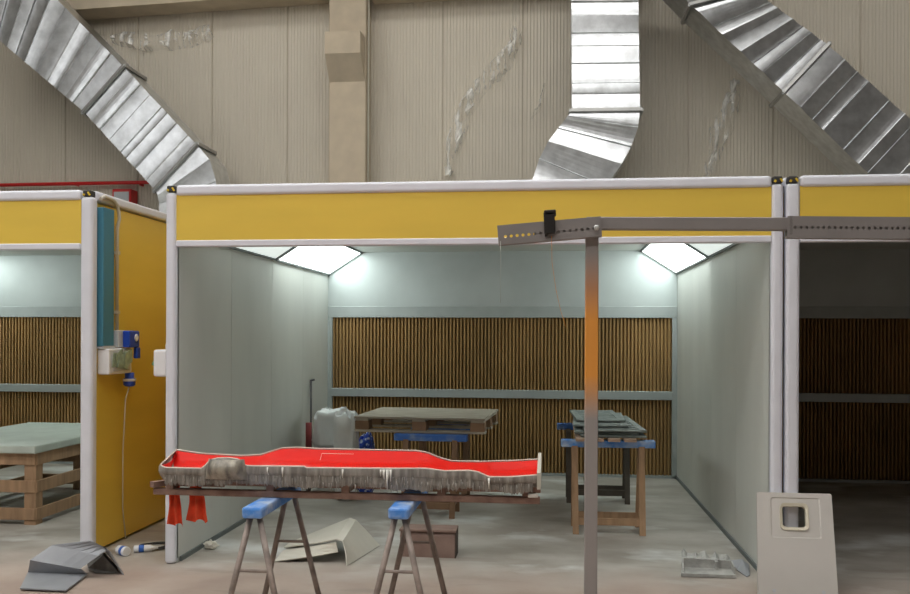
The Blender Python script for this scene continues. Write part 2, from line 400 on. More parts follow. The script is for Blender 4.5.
# ------------------------------------------------------------------ spray booths
def pleats(x0, x1, y, z0, z1):
    mb = MB(); p = 0.0405; x = x0; prof = []
    while x + p <= x1 + 1e-6:
        prof += [(x, y), (x + 0.017, y), (x + 0.022, y + 0.045), (x + 0.034, y + 0.045)]
        x += p
    prof.append((min(x, x1), y))
    mb.grid([[(a_, b_, z0) for a_, b_ in prof], [(a_, b_, z1) for a_, b_ in prof]])
    return mb
def booth(label, x0, x1, yf, lamps, depth=4.15, W=0.075, PO=0.058):
    yb = yf + depth; ZT = 2.635
    r = thing('spray_booth', label, 'spray booth', ((x0 + x1) / 2, yf, 0), group='yellow spray booths along the hall')
    for sx, xi in ((-1, x0), (1, x1)):
        o_ = xi + sx * PO
        # inner wall in three sheets with seams
        w = MB()
        n = 4; dy = (depth - 0.03) / n
        for k in range(n):
            w.span(xi, xi + sx * 0.018, yf + 0.03 + k * dy + 0.002, yf + 0.03 + (k + 1) * dy - 0.002, 0.03, 2.56)
        w.span(xi + sx * 0.004, xi + sx * 0.02, yf + 0.03, yb, 0.0, 2.6)
        wo = w.build('side_wall', 'galv', r)
        MB().span(xi, xi - sx * 0.012, yf + 0.08, yb, 0.0, 0.035).build('floor_channel', 'galv_dark', wo)
        MB().span(xi + sx * 0.022, o_, yf + 0.03, yb + 0.6, 0.02, 2.55).build('outer_panel', 'yellow', r)
        # rounded post
        px0, px1 = sorted((xi, xi + sx * W))
        MB().span(px0, px1, yf - 0.01, yf + 0.075, 0.0, 2.585, 0.026, 4).build('corner_post', 'white_trim', r)
        # top rail running back along the side
        MB().span(px0, px1, yf + 0.06, yb + 0.6, 2.562, ZT, 0.02, 3).build('side_rail', 'white_trim', r)
        cx = (px0 + px1) / 2
        cj = MB().box((cx, yf + 0.03, 2.608), (0.06, 0.075, 0.045), None, 0.008).build('corner_joint', 'black_tape', r)
        jb = MB().box((cx - 0.018, yf - 0.010, 2.598), (0.013, 0.014, 0.014), Matrix.Rotation(0.5, 3, 'Y'))
        jb.box((cx + 0.02, yf - 0.010, 2.604), (0.010, 0.014, 0.026), Matrix.Rotation(-0.6, 3, 'Y'))
        jb.build('corner_bracket', 'yellow_bit', cj)
    MB().span(x0 + 0.0, x1 - 0.0, yf - 0.012, yf + 0.06, 2.56, ZT, 0.022, 4).build('top_rail', 'white_trim', r)
    MB().span(x0, x1, yf + 0.004, yf + 0.05, 2.245, 2.565).build('fascia', 'yellow', r)
    MB().span(x0, x1, yf - 0.006, yf + 0.056, 2.205, 2.25, 0.006, 1).build('lower_trim', 'white_trim', r)
    MB().span(x0, x1, yf + 0.05, yb, 2.56, 2.59).build('ceiling_panel', 'galv', r)
    MB().span(x0, x1, yb + 0.10, yb + 0.62, 0.0, 2.6).build('exhaust_plenum', 'galv', r)
    # back wall
    MB().span(x0, x1, yb, yb + 0.04, 1.93, 2.56).build('back_panel', 'galv_back', r)
    for k in (1, 2, 3):
        pass
    fr = MB()
    fr.span(x0, x1, yb - 0.012, yb + 0.05, 1.80, 1.93, 0.004, 1)
    fr.span(x0, x0 + 0.055, yb - 0.012, yb + 0.05, 0.0, 1.80)
    fr.span(x1 - 0.055, x1, yb - 0.012, yb + 0.05, 0.0, 1.80)
    fr.span(x0, x1, yb - 0.012, yb + 0.05, 0.0, 0.03)
    fr.build('filter_frame', 'galv_frame', r)
    MB().span(x0 + 0.055, x1 - 0.055, yb - 0.03, yb + 0.05, 0.88, 0.975, 0.004, 1).build('middle_rail', 'galv_frame', r)
    pleats(x0 + 0.058, x1 - 0.055, yb + 0.012, 0.975, 1.80).build('pleated_filter', 'cardboard', r)
    pleats(x0 + 0.058, x1 - 0.055, yb + 0.012, 0.03, 0.88).build('pleated_filter', 'cardboard', r)
    # slanting lamp panels between side walls and ceiling
    for sx, xi in ((1, x0), (-1, x1)):
        for k in range(2):
            ya = yb - 0.02 - k * 2.0; yz = ya - (1.96 if k == 0 else 1.80)
            A = Vector((xi + sx * 0.012, 0, 2.305)); B = Vector((xi + sx * 0.40, 0, 2.555))
            nrm = Vector((sx * (B.z - A.z), 0, -abs(B.x - A.x))).normalized()
            nrm = Vector((sx * 0.526, 0, -0.85))
            d = MB(); q = [A, B]
            d.prism([(A.x, yz, A.z), (B.x, yz, B.z), (B.x - nrm.x * 0.02, yz, B.z - nrm.z * 0.02 - 0.02), (A.x - nrm.x * 0.0, yz, A.z + 0.03)], (0, ya - yz, 0))
            lf = thing_part('light_panel', r)
            d.build('diffuser', ('lamp_bright' if k == 0 else 'lamp_soft') if lamps else 'lamp_off', lf)
            f = MB()
            for p0, p1 in (((A.x, yz, A.z), (A.x, ya, A.z)), ((B.x, yz, B.z), (B.x, ya, B.z)), ((A.x, yz, A.z), (B.x, yz, B.z)), ((A.x, ya, A.z), (B.x, ya, B.z))):
                f.bar(Vector(p0) + nrm * 0.004, Vector(p1) + nrm * 0.004, 0.022, 0.018)
            f.build('lamp_frame', 'galv_dark', lf)
    return r
def thing_part(name, parent):
    o = bpy.data.objects.new(name, None); C.objects.link(o); o.parent = parent; o.empty_display_size = 0.1
    return o
YF = 5.77
booth('lit yellow spray booth in the middle, open front, brown filter back wall', -2.585, 1.4165, YF, True)
booth('yellow spray booth at left whose yellow outer side wall shows', -7.33, -3.36, 5.90, True, W=0.095, PO=0.073)
booth('unlit spray booth at right with a dark interior', 1.594, 5.56, YF, False, W=0.088)

# ------------------------------------------------------------------ ducts
def duct(label, secs, YFR, depth, rnd, elbow_name='elbow'):
    """secs: list of (part_name, [(left, right), ...] outline in the front plane, creased)"""
    allp = [PY(*p, YFR) for s in secs for lr in s[1] for p in lr]
    base = min(allp, key=lambda p: p.z)
    r = thing('ventilation_duct', label, 'duct', (base.x, YFR + depth / 2, base.z), group='galvanised ducts on the hall wall')
    for si, (nm, lrs, nf, amp) in enumerate(secs):
        L = [PY(*a_, YFR) for a_, b_ in lrs]; R = [PY(*b_, YFR) for a_, b_ in lrs]
        st = []
        for i in range(len(L) - 1):
            for k in range(nf):
                t = k / nf
                if nf > 3 and 0 < k: t += rnd.uniform(-.25, .25) / nf
                st.append((L[i].lerp(L[i + 1], t), R[i].lerp(R[i + 1], t)))
        st.append((L[-1], R[-1]))
        st = [(Vector((l_.x, l_.y, max(l_.z, 2.638))), Vector((r_.x, r_.y, max(r_.z, 2.638)))) for l_, r_ in st]
        rows = []
        prev = 0
        for i in range(len(st) - 1):
            (l0, r0), (l1, r1) = st[i], st[i + 1]
            tilt = (1 if i % 2 else -1) * rnd.uniform(0.1, 1.0) * amp; bow = rnd.uniform(-0.35, 0.6) * amp; sk = rnd.uniform(0.75, 1.15)
            for k in range(5):
                t = k / 5 if nf > 1 or True else 0
                off = tilt * (t - 0.5) + bow * 4 * t * (1 - t) * 0.5
                l_, r_ = l0.lerp(l1, t), r0.lerp(r1, t)
                rows.append([l_ + Vector((0, off, 0)), r_ + Vector((0, off * sk, 0)), r_ + Vector((0, depth, 0)), l_ + Vector((0, depth, 0))])
            l_, r_ = l0.lerp(l1, 0.94), r0.lerp(r1, 0.94)
            rows.append([l_ + Vector((0, tilt * 0.44, 0)), r_ + Vector((0, tilt * 0.44 * sk, 0)), r_ + Vector((0, depth, 0)), l_ + Vector((0, depth, 0))])
            l_, r_ = l0.lerp(l1, 0.97), r0.lerp(r1, 0.97)
            rows.append([l_ + Vector((0, -0.012, 0)), r_ + Vector((0, -0.012, 0)), r_ + Vector((0, depth, 0)), l_ + Vector((0, depth, 0))])
        l_, r_ = st[-1]
        rows.append([l_, r_, r_ + Vector((0, depth, 0)), l_ + Vector((0, depth, 0))])
        mb = MB(); mb.grid(rows, closed=True)
        mb.build(nm, 'duct', r)
        # flange collar at the section's start
        if si > 0:
            l_, r_ = st[0]; e = (r_ - l_).normalized() * 0.02; y0, y1 = YFR - 0.02, YFR + depth + 0.02
            a_ = l_ - e; b_ = r_ + e
            f = MB()
            for p0, p1 in (((a_.x, y0, a_.z), (b_.x, y0, b_.z)), ((b_.x, y0, b_.z), (b_.x, y1, b_.z)), ((a_.x, y0, a_.z), (a_.x, y1, a_.z)), ((a_.x, y1, a_.z), (b_.x, y1, b_.z))):
                f.bar(p0, p1, 0.035, 0.04, up=(0, 0.3, 1))
            f.build('flange', 'duct_flange', r)
    return r
rd = random.Random(4)
duct('galvanised duct slanting down to the right at the upper left', [
    ('duct_section', [((-20, 24), (-2, -60)), ((84, 112), (124, 67))], 11, 0.03),
    ('duct_section', [((84, 112), (124, 67)), ((155, 190), (197, 145))], 8, 0.03),
    ('elbow', [((155, 190), (197, 145)), ((158, 196), (210, 160)), ((159, 204), (216, 182)), ((160, 268), (219, 268))], 1, 0.02)], 10.45, 0.55, rd)
duct('upright galvanised duct with an elbow above the middle booth', [
    ('duct_section', [((571, -90), (637, -90)), ((572, 111), (640, 110))], 13, 0.03),
    ('elbow', [((572, 111), (640, 110)), ((567, 117), (638, 128)), ((558, 128), (631, 147)), ((548, 142), (621, 165)), ((539, 159), (606, 187)), ((532, 181), (592, 212)), ((510, 275), (580, 275))], 1, 0.03)], 10.45, 0.55, rd)
duct('galvanised duct slanting down to the right at the upper right', [
    ('duct_section', [((640, -46), (714, -40)), ((691, 5), (752, -11))], 4, 0.03),
    ('duct_section', [((691, 5), (752, -11)), ((784, 92), (828, 45))], 9, 0.03),
    ('duct_section', [((784, 92), (828, 45)), ((960, 262), (1010, 208)), ((985, 290), (1050, 290))], 12, 0.03)], 10.45, 0.55, rd)

# red fire pipe and cabinet
a = PY(-40, 186, 11.5); b = PY(150, 180.5, 11.5); c = PY(215, 178.5, 11.5)
rp = MB().tube([(HX0 + 0.0, 11.5, a.z), (b.x, 11.5, a.z + 0.01), (c.x, 11.5, a.z + 0.02)], 0.026, 10)
for u in (-10, 75, 140):
    p = PY(u, 184, 11.5); rp.span(p.x - 0.012, p.x + 0.012, 11.5, HY1 + 0.01, p.z - 0.02, p.z + 0.02)
tag(rp.build('fire_pipe', 'fire_red'), 'thin red pipe running along the hall wall behind the left duct', 'pipe')
a = PY(112, 189, 11.4); b = PY(131, 189, 11.4)
hc = thing('hose_cabinet', 'small red framed hose cabinet on the wall under the red pipe', 'cabinet', ((a.x + b.x) / 2, 11.5, a.z - 0.5))
MB().span(a.x, b.x, 11.40, HY1, a.z - 0.5, a.z, 0.01, 1).build('cabinet_body', 'fire_red', hc)
MB().span(a.x + 0.03, b.x - 0.03, 11.392, 11.405, a.z - 0.46, a.z - 0.04).build('door', 'box_grey', hc)

# ------------------------------------------------------------------ electrics on the left booth wall
XW = -3.36 + 0.075
t0 = PX(99, 205, XW + 0.03).y; t1 = PX(112, 205, XW + 0.03).y
ct = thing('cable_trunking', 'upright blue cable trunking on the left booth\'s yellow side wall', 'trunking', (XW + 0.03, (t0 + t1) / 2, 1.49))
MB().span(XW, XW + 0.055, t0 + 0.02, t1 - 0.01, 1.5, 2.52, 0.004, 1).build('trunk', 'cableduct', ct)
MB().span(XW - 0.0, XW + 0.06, t0 + 0.02, t1 - 0.005, 1.49, 1.51).build('end_cap', 'box_grey', ct)
ti = thing('conduit_pipe', 'thin pale conduit bending over the blue trunking on the yellow wall', 'conduit', (XW + 0.02, 6.28, 1.6))
yC = PX(117, 300, XW + 0.02).y
XC = -3.265 + 0.016
pts = [(XW + 0.02, yC, 1.627), (XW + 0.02, yC, 2.40), (XC, yC, 2.47)] + [(XC, yC - 0.12 + 0.12 * math.cos(t), 2.48 + 0.12 * math.sin(t)) for t in (0.4, 0.8, 1.2, 1.57)] + [(XC, yC - 0.22, 2.605), (XC, yC - 0.27, 2.58)]
MB().tube(pts, 0.014, 8).build('conduit_tube', 'conduit', ti)
for z in (1.75, 2.2):
    MB().span(XW, XW + 0.035, yC - 0.02, yC + 0.02, z, z + 0.025).build('clip', 'conduit', ti)
y0 = 5.995; cb = thing('control_box', 'white control box with papers on the yellow wall beside the left post', 'control box', (XW + 0.05, 6.1, 1.29))
MB().span(XW, XW + 0.095, y0, 6.34, 1.30, 1.49, 0.012, 2).build('housing', 'box_white', cb)
MB().span(XW + 0.094, XW + 0.10, y0 + 0.06, 6.30, 1.325, 1.465, 0.002, 1).build('front_panel', 'box_grey', cb)
pg = MB()
for k in range(5):
    pg.box((XW + 0.106 + 0.005 * k, y0 + 0.09 + 0.035 * k, 1.405 + 0.016 * math.sin(k * 2)), (0.003, 0.12, 0.105), Matrix.Rotation(0.5 * math.sin(k * 1.7), 3, 'X') @ Matrix.Rotation(0.12, 3, 'Y'))
pg.build('paper_sheaf', 'paper', cb)
sb = thing('socket_box', 'grey socket box with blue sockets above the white control box', 'socket box', (XW + 0.05, 6.4, 1.42))
MB().span(XW, XW + 0.08, 6.16, 6.40, 1.495, 1.625, 0.006, 1).build('housing', 'box_grey', sb)
so = MB().span(XW + 0.078, XW + 0.135, 6.22, 6.385, 1.495, 1.622, 0.008, 1).build('blue_socket', 'blue_plug', sb)
MB().span(XW + 0.102, XW + 0.135, 6.345, 6.40, 1.41, 1.496, 0.006, 1).build('blue_socket', 'blue_plug', sb)
MB().lathe((XW + 0.136, 6.32, 1.57), [(0.026, 0), (0.03, 0.004), (0.02, 0.012)], 12, Matrix.Rotation(PI / 2, 3, 'Y')).build('socket_lid', 'box_white', so)
pgl = thing('cable_plug', 'blue plug and cable hanging under the white control box', 'plug', (XW + 0.06, 6.33, 0.02))
MB().lathe((XW + 0.07, 6.35, 1.195), [(0.03, 0), (0.044, 0.012), (0.046, 0.06), (0.034, 0.066), (0.034, 0.105)], 14).build('plug_body', 'blue_plug', pgl)
MB().lathe((XW + 0.07, 6.35, 1.235), [(0.049, 0), (0.049, 0.02)], 14).build('plug_collar', 'bottle_white', pgl)
MB().tube([(XW + 0.07, 6.35, 1.195), (XW + 0.06, 6.31, 1.1), (XW + 0.03, 6.33, 0.7), (XW + 0.015, 6.36, 0.25), (XW + 0.02, 6.40, 0.008)], 0.005, 6).build('cable', 'conduit', pgl)
# small white box on the outer left face of the middle booth
XM = -2.585 - 0.075
wb = thing('switch_box', 'small white box on the middle booth\'s left post with green tray', 'switch box', (XM - 0.05, 5.86, 1.28))
MB().span(XM - 0.095, XM, 5.78, 6.02, 1.30, 1.49, 0.016, 3).build('housing', 'box_white', wb)
MB().box((XM - 0.115, 5.95, 1.395), (0.05, 0.16, 0.06), Matrix.Rotation(0.5, 3, 'Y'), 0.006).build('green_tray', 'green', wb)
MB().tube([(XM - 0.03, 5.85, 1.485), (XM - 0.03, 5.85, 1.52), (XM - 0.012, 5.85, 1.56), (XM - 0.012, 5.85, 1.75)], 0.007, 6).build('cable', 'conduit', wb)

# ------------------------------------------------------------------ grey steel frame in the foreground
YG = 3.55
pc = PY(591, 240, YG); zt_ = PY(595, 217.5, YG).z
px = PY(591.3, 400, YG).x
gf = thing('steel_gantry', 'grey steel gantry in the foreground with an orange-sprayed upright', 'gantry', (px, YG, 0))
MB().span(px - 0.026, px + 0.026, YG - 0.02, YG + 0.03, 0.0, zt_ - 0.03, 0.003, 1).build('upright', 'post', gf)
MB().span(px - 0.1, px + 0.1, YG - 0.09, YG + 0.1, 0.0, 0.012).build('base_plate', 'steel', gf)
xr = PY(935, 226, YG).x
MB().span(xr - 0.026, xr + 0.026, YG - 0.02, YG + 0.03, 0.0, zt_ - 0.09, 0.003, 1).build('upright', 'steel', gf)
MB().span(xr - 0.1, xr + 0.1, YG - 0.09, YG + 0.1, 0.0, 0.012).build('base_plate', 'steel', gf)
a0 = PY(601, 223.5, YG - 0.02); a1 = PY(789, 224.5, YG - 0.02)
MB().bar(a0 - Vector((0.06, 0, 0)), a1 + Vector((0.03, 0, 0)), 0.045, 0.050, bev=0.003).build('cross_arm', 'steel', gf)
def perforated(p0, p1, h, n, zrow, x_in=0.03, lip=True):
    """angle iron between two pixel corners of its lower edge; holes along it"""
    d = (p1 - p0); L = d.length; d.normalize(); up = Vector((-d.z, 0, d.x))
    y = YG - 0.055
    m_ = MB(); hr = 0.0066; pitch = (L - 2 * x_in) / (n - 1)
    def q_(a_, b_): v = p0 + d * a_ + up * b_; return Vector((v.x, y, v.z))
    def quad(a0_, a1_, b0_, b1_): m_.grid([[q_(a0_, b0_), q_(a1_, b0_)], [q_(a0_, b1_), q_(a1_, b1_)]])
    quad(0, L, 0, zrow - 0.010); quad(0, L, zrow + 0.010, h)
    xa_ = x_in - pitch / 2; quad(0, xa_, zrow - 0.010, zrow + 0.010); quad(L - xa_, L, zrow - 0.010, zrow + 0.010)
    for k in range(n):
        c_ = x_in + pitch * k; sq = []; oc = []
        for j in range(8):
            an = PI / 4 * j; cx_, sy_ = math.cos(an), math.sin(an); mx_ = max(abs(cx_), abs(sy_))
            sq.append(q_(c_ + cx_ / mx_ * pitch / 2, zrow + sy_ / mx_ * 0.010)); oc.append(q_(c_ + cx_ * hr, zrow + sy_ * hr))
        m_.grid([sq, oc], closed=True); m_.grid([oc, [v + Vector((0, 0.006, 0)) for v in oc]], closed=True)
    bmesh.ops.remove_doubles(m_.bm, verts=m_.bm.verts[:], dist=1e-5)
    m_.grid([[q_(0, h), q_(L, h)], [q_(0, h) + Vector((0, 0.006, 0)), q_(L, h) + Vector((0, 0.006, 0))]])
    if lip:
        q = [p0, p1, p1 - up * 0.006, p0 - up * 0.006]
        m_.prism([(v.x, y, v.z) for v in q], (0, 0.05, 0))
    return m_.build('slotted_angle', 'steel', gf)
yA = YG - 0.055
perforated(PY(498.5, 243.5, yA), PY(602, 234.5, yA), 0.073, 16, 0.026)
perforated(PY(787, 236, yA), PY(935, 237.5, yA), 0.078, 24, 0.034)
b0_, b1_ = PY(534, 232.5, YG - 0.03), PY(598, 226.5, YG - 0.03)
MB().bar(b0_, b1_, 0.034, 0.05, bev=0.003).build('backing_tube', 'steel', gf)
b0_, b1_ = PY(792, 229.5, YG - 0.03), PY(935, 231, YG - 0.03)
MB().bar(b0_, b1_, 0.034, 0.05, bev=0.003).build('backing_tube', 'steel', gf)
bp_ = PY(596.5, 228, yA)
MB().lathe((bp_.x, yA - 0.008, bp_.z), [(0.012, 0), (0.012, 0.005), (0.007, 0.006), (0.006, 0.012)], 6, Matrix.Rotation(PI / 2, 3, 'X')).build('bolt', 'pale_hole', gf)
e0 = PY(787, 233, YG)
MB().span(e0.x - 0.004, e0.x + 0.006, YG - 0.055, YG + 0.02, e0.z - 0.012, e0.z + 0.06).build('end_plate', 'black_iron', gf)
# black hook clamp
k0 = PY(549.5, 223, yA)
cl = thing('hook_clamp', 'black iron clamp hooked over the tilted slotted arm', 'clamp', (k0.x, yA, k0.z - 0.05))
MB().box((k0.x, yA - 0.010, k0.z - 0.001), (0.044, 0.016, 0.088), Matrix.Rotation(-0.06, 3, 'Y'), 0.004).build('jaw', 'black_iron', cl)
MB().box((k0.x + 0.002, yA + 0.012, k0.z + 0.040), (0.048, 0.06, 0.022), Matrix.Rotation(-0.06, 3, 'Y'), 0.004).build('hook', 'black_iron', cl)
MB().lathe((k0.x - 0.012, yA - 0.012, k0.z - 0.055), [(0.006, 0), (0.006, 0.03)], 8).build('screw', 'black_iron', cl)
def strand(name, pix, Y, r_, m_, label, cat):
    return tag(MB().tube([PY(u, v, Y) for u, v in pix], r_, 6).build(name, m_), label, cat)
strand('wire', [(500.5, 241), (500.7, 262), (500.2, 280), (500.5, 303)], yA - 0.004, 0.0010, 'thin_wire', 'thin pale wire hanging from the left end of the slotted arm', 'wire')
strand('string', [(551.5, 236), (552, 262), (556, 290), (561, 312), (566, 327), (563, 318), (568.5, 320)], yA - 0.005, 0.0009, 'orange_string', 'orange string hanging from the slotted arm below the black clamp', 'string')

# ------------------------------------------------------------------ steel sawhorses under the red mould
def steel_sawhorse(x, yfr, yrk, label):
    r = thing('steel_sawhorse', label, 'sawhorse', (x, (yfr + yrk) / 2, 0), group='steel sawhorses under the red mould')
    zt = 0.748
    MB().span(x - 0.052, x + 0.052, yfr, yrk, zt - 0.055, zt, 0.012, 2).build('beam', 'tape', r)
    for yy in (yfr + 0.05, yrk - 0.05):
        f_ = -0.05 if yy < (yfr + yrk) / 2 else 0.05
        for sx in (-1, 1):
            MB().tube([(x + sx * 0.022, yy, zt - 0.05), (x + sx * 0.185, yy + f_, 0.0)], 0.0155, 10).build('leg', 'tube', r)
        zc = 0.43; k = (zt - 0.05 - zc) / (zt - 0.05); xx = 0.022 + 0.163 * k
        MB().tube([(x - xx, yy + f_ * k, zc), (x + xx, yy + f_ * k, zc)], 0.008, 8).build('stretcher', 'tube', r)
    return r
steel_sawhorse(-1.452, 4.115, 4.80, 'left steel sawhorse with blue taped beam under the red mould')
steel_sawhorse(-0.737, 4.19, 4.86, 'right steel sawhorse with blue taped beam under the red mould')

# ------------------------------------------------------------------ rusty carrier frame and the red mould
ZR0, ZR1 = 0.748, 0.782
ZB = 0.829
p0 = PY(156, 489, 4.42); p1 = PY(540, 500, 4.40)
xa, xb = p0.x, p1.x
cf = thing('carrier_frame', 'rusty steel carrier frame lying across the two steel sawhorses', 'frame', ((xa + xb) / 2, 4.6, ZR0))
MB().span(xa, xb, 4.385, 4.425, ZR0, ZR1, 0.003, 1).build('rail', 'rust', cf)
MB().span(xa + 0.02, xb, 4.70, 4.735, ZR0, ZR1, 0.003, 1).build('rail', 'rust', cf)
for x in (xa + 0.09, -1.45, -1.05, -0.55, xb - 0.07):
    MB().span(x - 0.02, x + 0.02, 4.387, 4.76, ZR1, ZB - 0.001).build('cross_member', 'rust', cf)
MB().bar((xa + 0.0, 4.37, ZR1 + 0.022), (xa + 0.20, 4.66, ZR1 + 0.022), 0.035, 0.03).build('cross_member', 'rust', cf)
MB().tube([(xa + 0.03, 4.465, ZR1 + 0.012), (xa + 0.36, 4.465, ZR1 + 0.012)], 0.012, 8).build('hanging_bar', 'rust', cf)
MB().span(xb - 0.055, xb - 0.02, 4.385, 4.42, ZR1, ZR1 + 0.085).build('end_stop', 'rust', cf)
MB().box((xb - 0.035, 4.375, ZR1 + 0.012), (0.05, 0.02, 0.02), None, 0.004).build('resin_lump', 'drip_white', cf)

YFm, YBm = 4.34, 4.80
front = [(160, 465.5), (164, 468), (182, 468.5), (201, 469), (205, 466), (210, 460.5), (218, 458.5), (229, 458), (238, 459.5), (242, 462), (245, 466), (252, 466.5), (304, 467), (306, 468.3), (383, 469), (425, 469), (445, 471.5), (470, 471), (478, 472.5), (489, 477.5), (510, 477.5), (537, 475.5)]
back = [(176.5, 450), (200, 453.5), (241, 456), (261, 455), (272, 451.5), (282, 448.3), (297, 447.7), (320, 449), (370, 450), (417, 451), (428, 453), (440, 458), (452, 461.3), (480, 461.8), (510, 461), (538, 459.5)]
fz = [(PY(u, v, YFm).x, PY(u, v, YFm).z) for u, v in front]
bz = [(PY(u, v, YBm).x, PY(u, v, YBm).z) for u, v in back]
def interp(tab, x):
    if x <= tab[0][0]: return tab[0][1]
    for (x0, z0), (x1, z1) in zip(tab, tab[1:]):
        if x <= x1: return z0 + (z1 - z0) * (x - x0) / max(1e-9, x1 - x0)
    return tab[-1][1]
xl, xrr = fz[0][0], fz[-1][0]
NS = 150
xs = [xl + (xrr - xl) * i / NS for i in range(NS + 1)]
def bulge(x):
    c_ = PY(227, 470, YFm).x
    return 0.045 * math.exp(-((x - c_) / 0.06) ** 2)
mo = thing('fibreglass_mould', 'long fibreglass mould, glossy red inside and raw grey outside, on the rusty frame', 'mould', ((xl + xrr) / 2, 4.57, ZB))
def backx(x):                      # the back rim starts a little further left
    t = (x - xl) / (xrr - xl); return bz[0][0] + (bz[-1][0] - bz[0][0]) * t
outer, inner, rimf, rimb = [], [], [], []
for x in xs:
    zf = interp(fz, x); xb_ = backx(x); zb_ = interp(bz, xb_)
    bu = bulge(x); zfl = min(zf, zb_) - 0.035
    outer.append([(x, YFm - bu * 0.3, zf), (x, YFm - 0.004 - bu, zf - 0.03), (x, YFm + 0.012 - bu * 0.6, ZB + 0.03), (x, YFm + 0.05, ZB), (x, YFm + 0.2, ZB), (xb_, YBm - 0.05, ZB), (xb_, YBm, ZB + 0.03), (xb_, YBm + 0.012, zb_)])
    inner.append([(x, YFm + 0.012, zf - 0.002), (x, YFm + 0.03, zfl + 0.012), (x, YFm + 0.06, zfl), (xb_ * 0.5 + x * 0.5, (YFm + YBm) / 2, zfl), (xb_, YBm - 0.10, zfl + 0.003), (xb_, YBm - 0.06, zfl + 0.025), (xb_, YBm - 0.012, zb_ - 0.002)])
    rimf.append((x, YFm + 0.004 - bu * 0.3, zf + 0.002)); rimb.append((xb_, YBm, zb_ + 0.002))
ob = MB(); ob.grid(outer, smooth=True)
o0 = [Vector(p) - Vector((0.006, 0, 0)) for p in outer[0]]
ob.grid([outer[0], o0, [o0[0].lerp(o0[-1], k / 7) for k in range(8)]])
ob.build('outer_shell', 'grp_raw', mo)
ib = MB(); ib.grid(inner, smooth=True)
# closed left end sloping up to the back corner
Lf, Lb = Vector(inner[0][0]), Vector(inner[0][-1])
ib.grid([[Lf.lerp(Lb, k / 6) + Vector((0.012 + 0.02 * math.sin(PI * k / 6), 0, -0.002)) for k in range(7)], [Vector(p) + Vector((0.02 if 0 < k < len(inner[0]) - 1 else 0.0, 0, 0.001)) for k, p in enumerate(inner[0])]])
ib.build('inner_skin', 'red_gel', mo)
# moulded ledge on the back inside wall
la = PY(320, 452, YBm - 0.07).x; lb = PY(385, 452, YBm - 0.07).x
zl = interp(bz, la) - 0.03
MB().prism([(la, YBm - 0.095, zl - 0.05), (lb, YBm - 0.095, zl - 0.05), (lb, YBm - 0.03, zl + 0.008), (la, YBm - 0.03, zl + 0.008)], (0, 0.012, 0.01)).build('ledge', 'red_gel', mo)
MB().tube([(la, YBm - 0.096, zl - 0.048), (la, YBm - 0.031, zl + 0.009), (la + 0.5 * (lb - la), YBm - 0.031, zl + 0.009)], 0.0016, 6).build('ledge_edge', 'rim', mo)
rm = MB(); rm.tube(rimf, 0.0042, 8); rm.tube(rimb, 0.004, 8); rm.tube([rimf[0], rimb[0]], 0.0042, 8)
rm.build('trimmed_rim', 'rim', mo)
ef = MB()
ef.prism([(xrr, YFm + 0.01, ZB), (xrr, YBm + 0.02, ZB), (xrr, YBm + 0.02, interp(bz, backx(xrr)) + 0.035), (xrr, YFm + 0.22, 0.935), (xrr, YFm + 0.01, interp(fz, xrr) + 0.012)], (0.018, 0, 0))
ef.build('end_flange', 'grp_cream', mo)
# bulged, smeared patch of the outer shell
bc = PY(227, 470, YFm)
bl = []
for i in range(13):
    row = []
    for j in range(9):
        a_ = (i / 12 - 0.5) * 2; h_ = j / 8
        zz = ZB + 0.02 + h_ * 0.105
        row.append((bc.x + a_ * (0.115 - 0.02 * h_), YFm - 0.008 - 0.068 * math.sqrt(max(0, 1 - a_ * a_)) * math.sin(PI * (0.18 + 0.72 * (1 - h_))), zz))
    bl.append(row)
MB().grid(bl, smooth=True).build('bulge', 'grp_bulge', mo)
# hardened resin drips
rdp = random.Random(21); sk_ = []; NK = 420; cur = 0.022
for k in range(NK + 1):
    x = xl + 0.02 + (xrr - xl - 0.04) * k / NK; bu = bulge(x)
    cur = 0.013 + 0.008 * math.sin(k * 0.05) + 0.005 * math.sin(k * 0.19 + 1); j_ = rdp.uniform(-0.010, 0.010) if k % 2 else rdp.uniform(-0.003, 0.004)
    y_ = YFm + 0.010 - bu * 0.7 + rdp.uniform(-.003, .003)
    sk_.append([(x, y_ - 0.006, ZB + 0.045), (x, y_ - 0.004, ZB + 0.01), (x, y_ + 0.002, max(ZB - cur - j_, ZR1 + 0.006))])
fo = MB(); fo.grid([[r_[i] for r_ in sk_] for i in range(3)]); fo.build('fibre_fringe', 'grp_raw', mo)
dr = MB()
for k in range(150):
    x = rdp.uniform(xl + 0.03, xrr - 0.03); zt_d = ZB + rdp.uniform(0.005, 0.055)
    ln = rdp.uniform(0.02, 0.05); y_ = YFm + 0.001 - bulge(x) * 0.9
    dr.tube([(x, y_, zt_d), (x, y_ - 0.003, zt_d - ln * 0.4), (x, y_ + 0.002, max(zt_d - ln, ZR1 + 0.004))], 0.0026, 5, True, 0.0010)
d_ = dr.build('resin_drip', 'drip', mo); d_['kind'] = 'stuff'
for u, ln, rr_ in ((381, .035, .006), (384, .05, .008), (387.5, .105, .009), (391, .06, .007), (283, .05, .006), (343, .045, .006), (489, .055, .006), (268, .04, .005)):
    x = PY(u, 475, YFm).x; z0 = interp(fz, x) - 0.002
    MB().tube([(x, YFm - 0.005, z0), (x, YFm - 0.010, z0 - ln * 0.5), (x + rdp.uniform(-.004, .004), YFm - 0.004, z0 - ln)], rr_, 7, True, 0.002).build('white_drip', 'drip_white', mo)

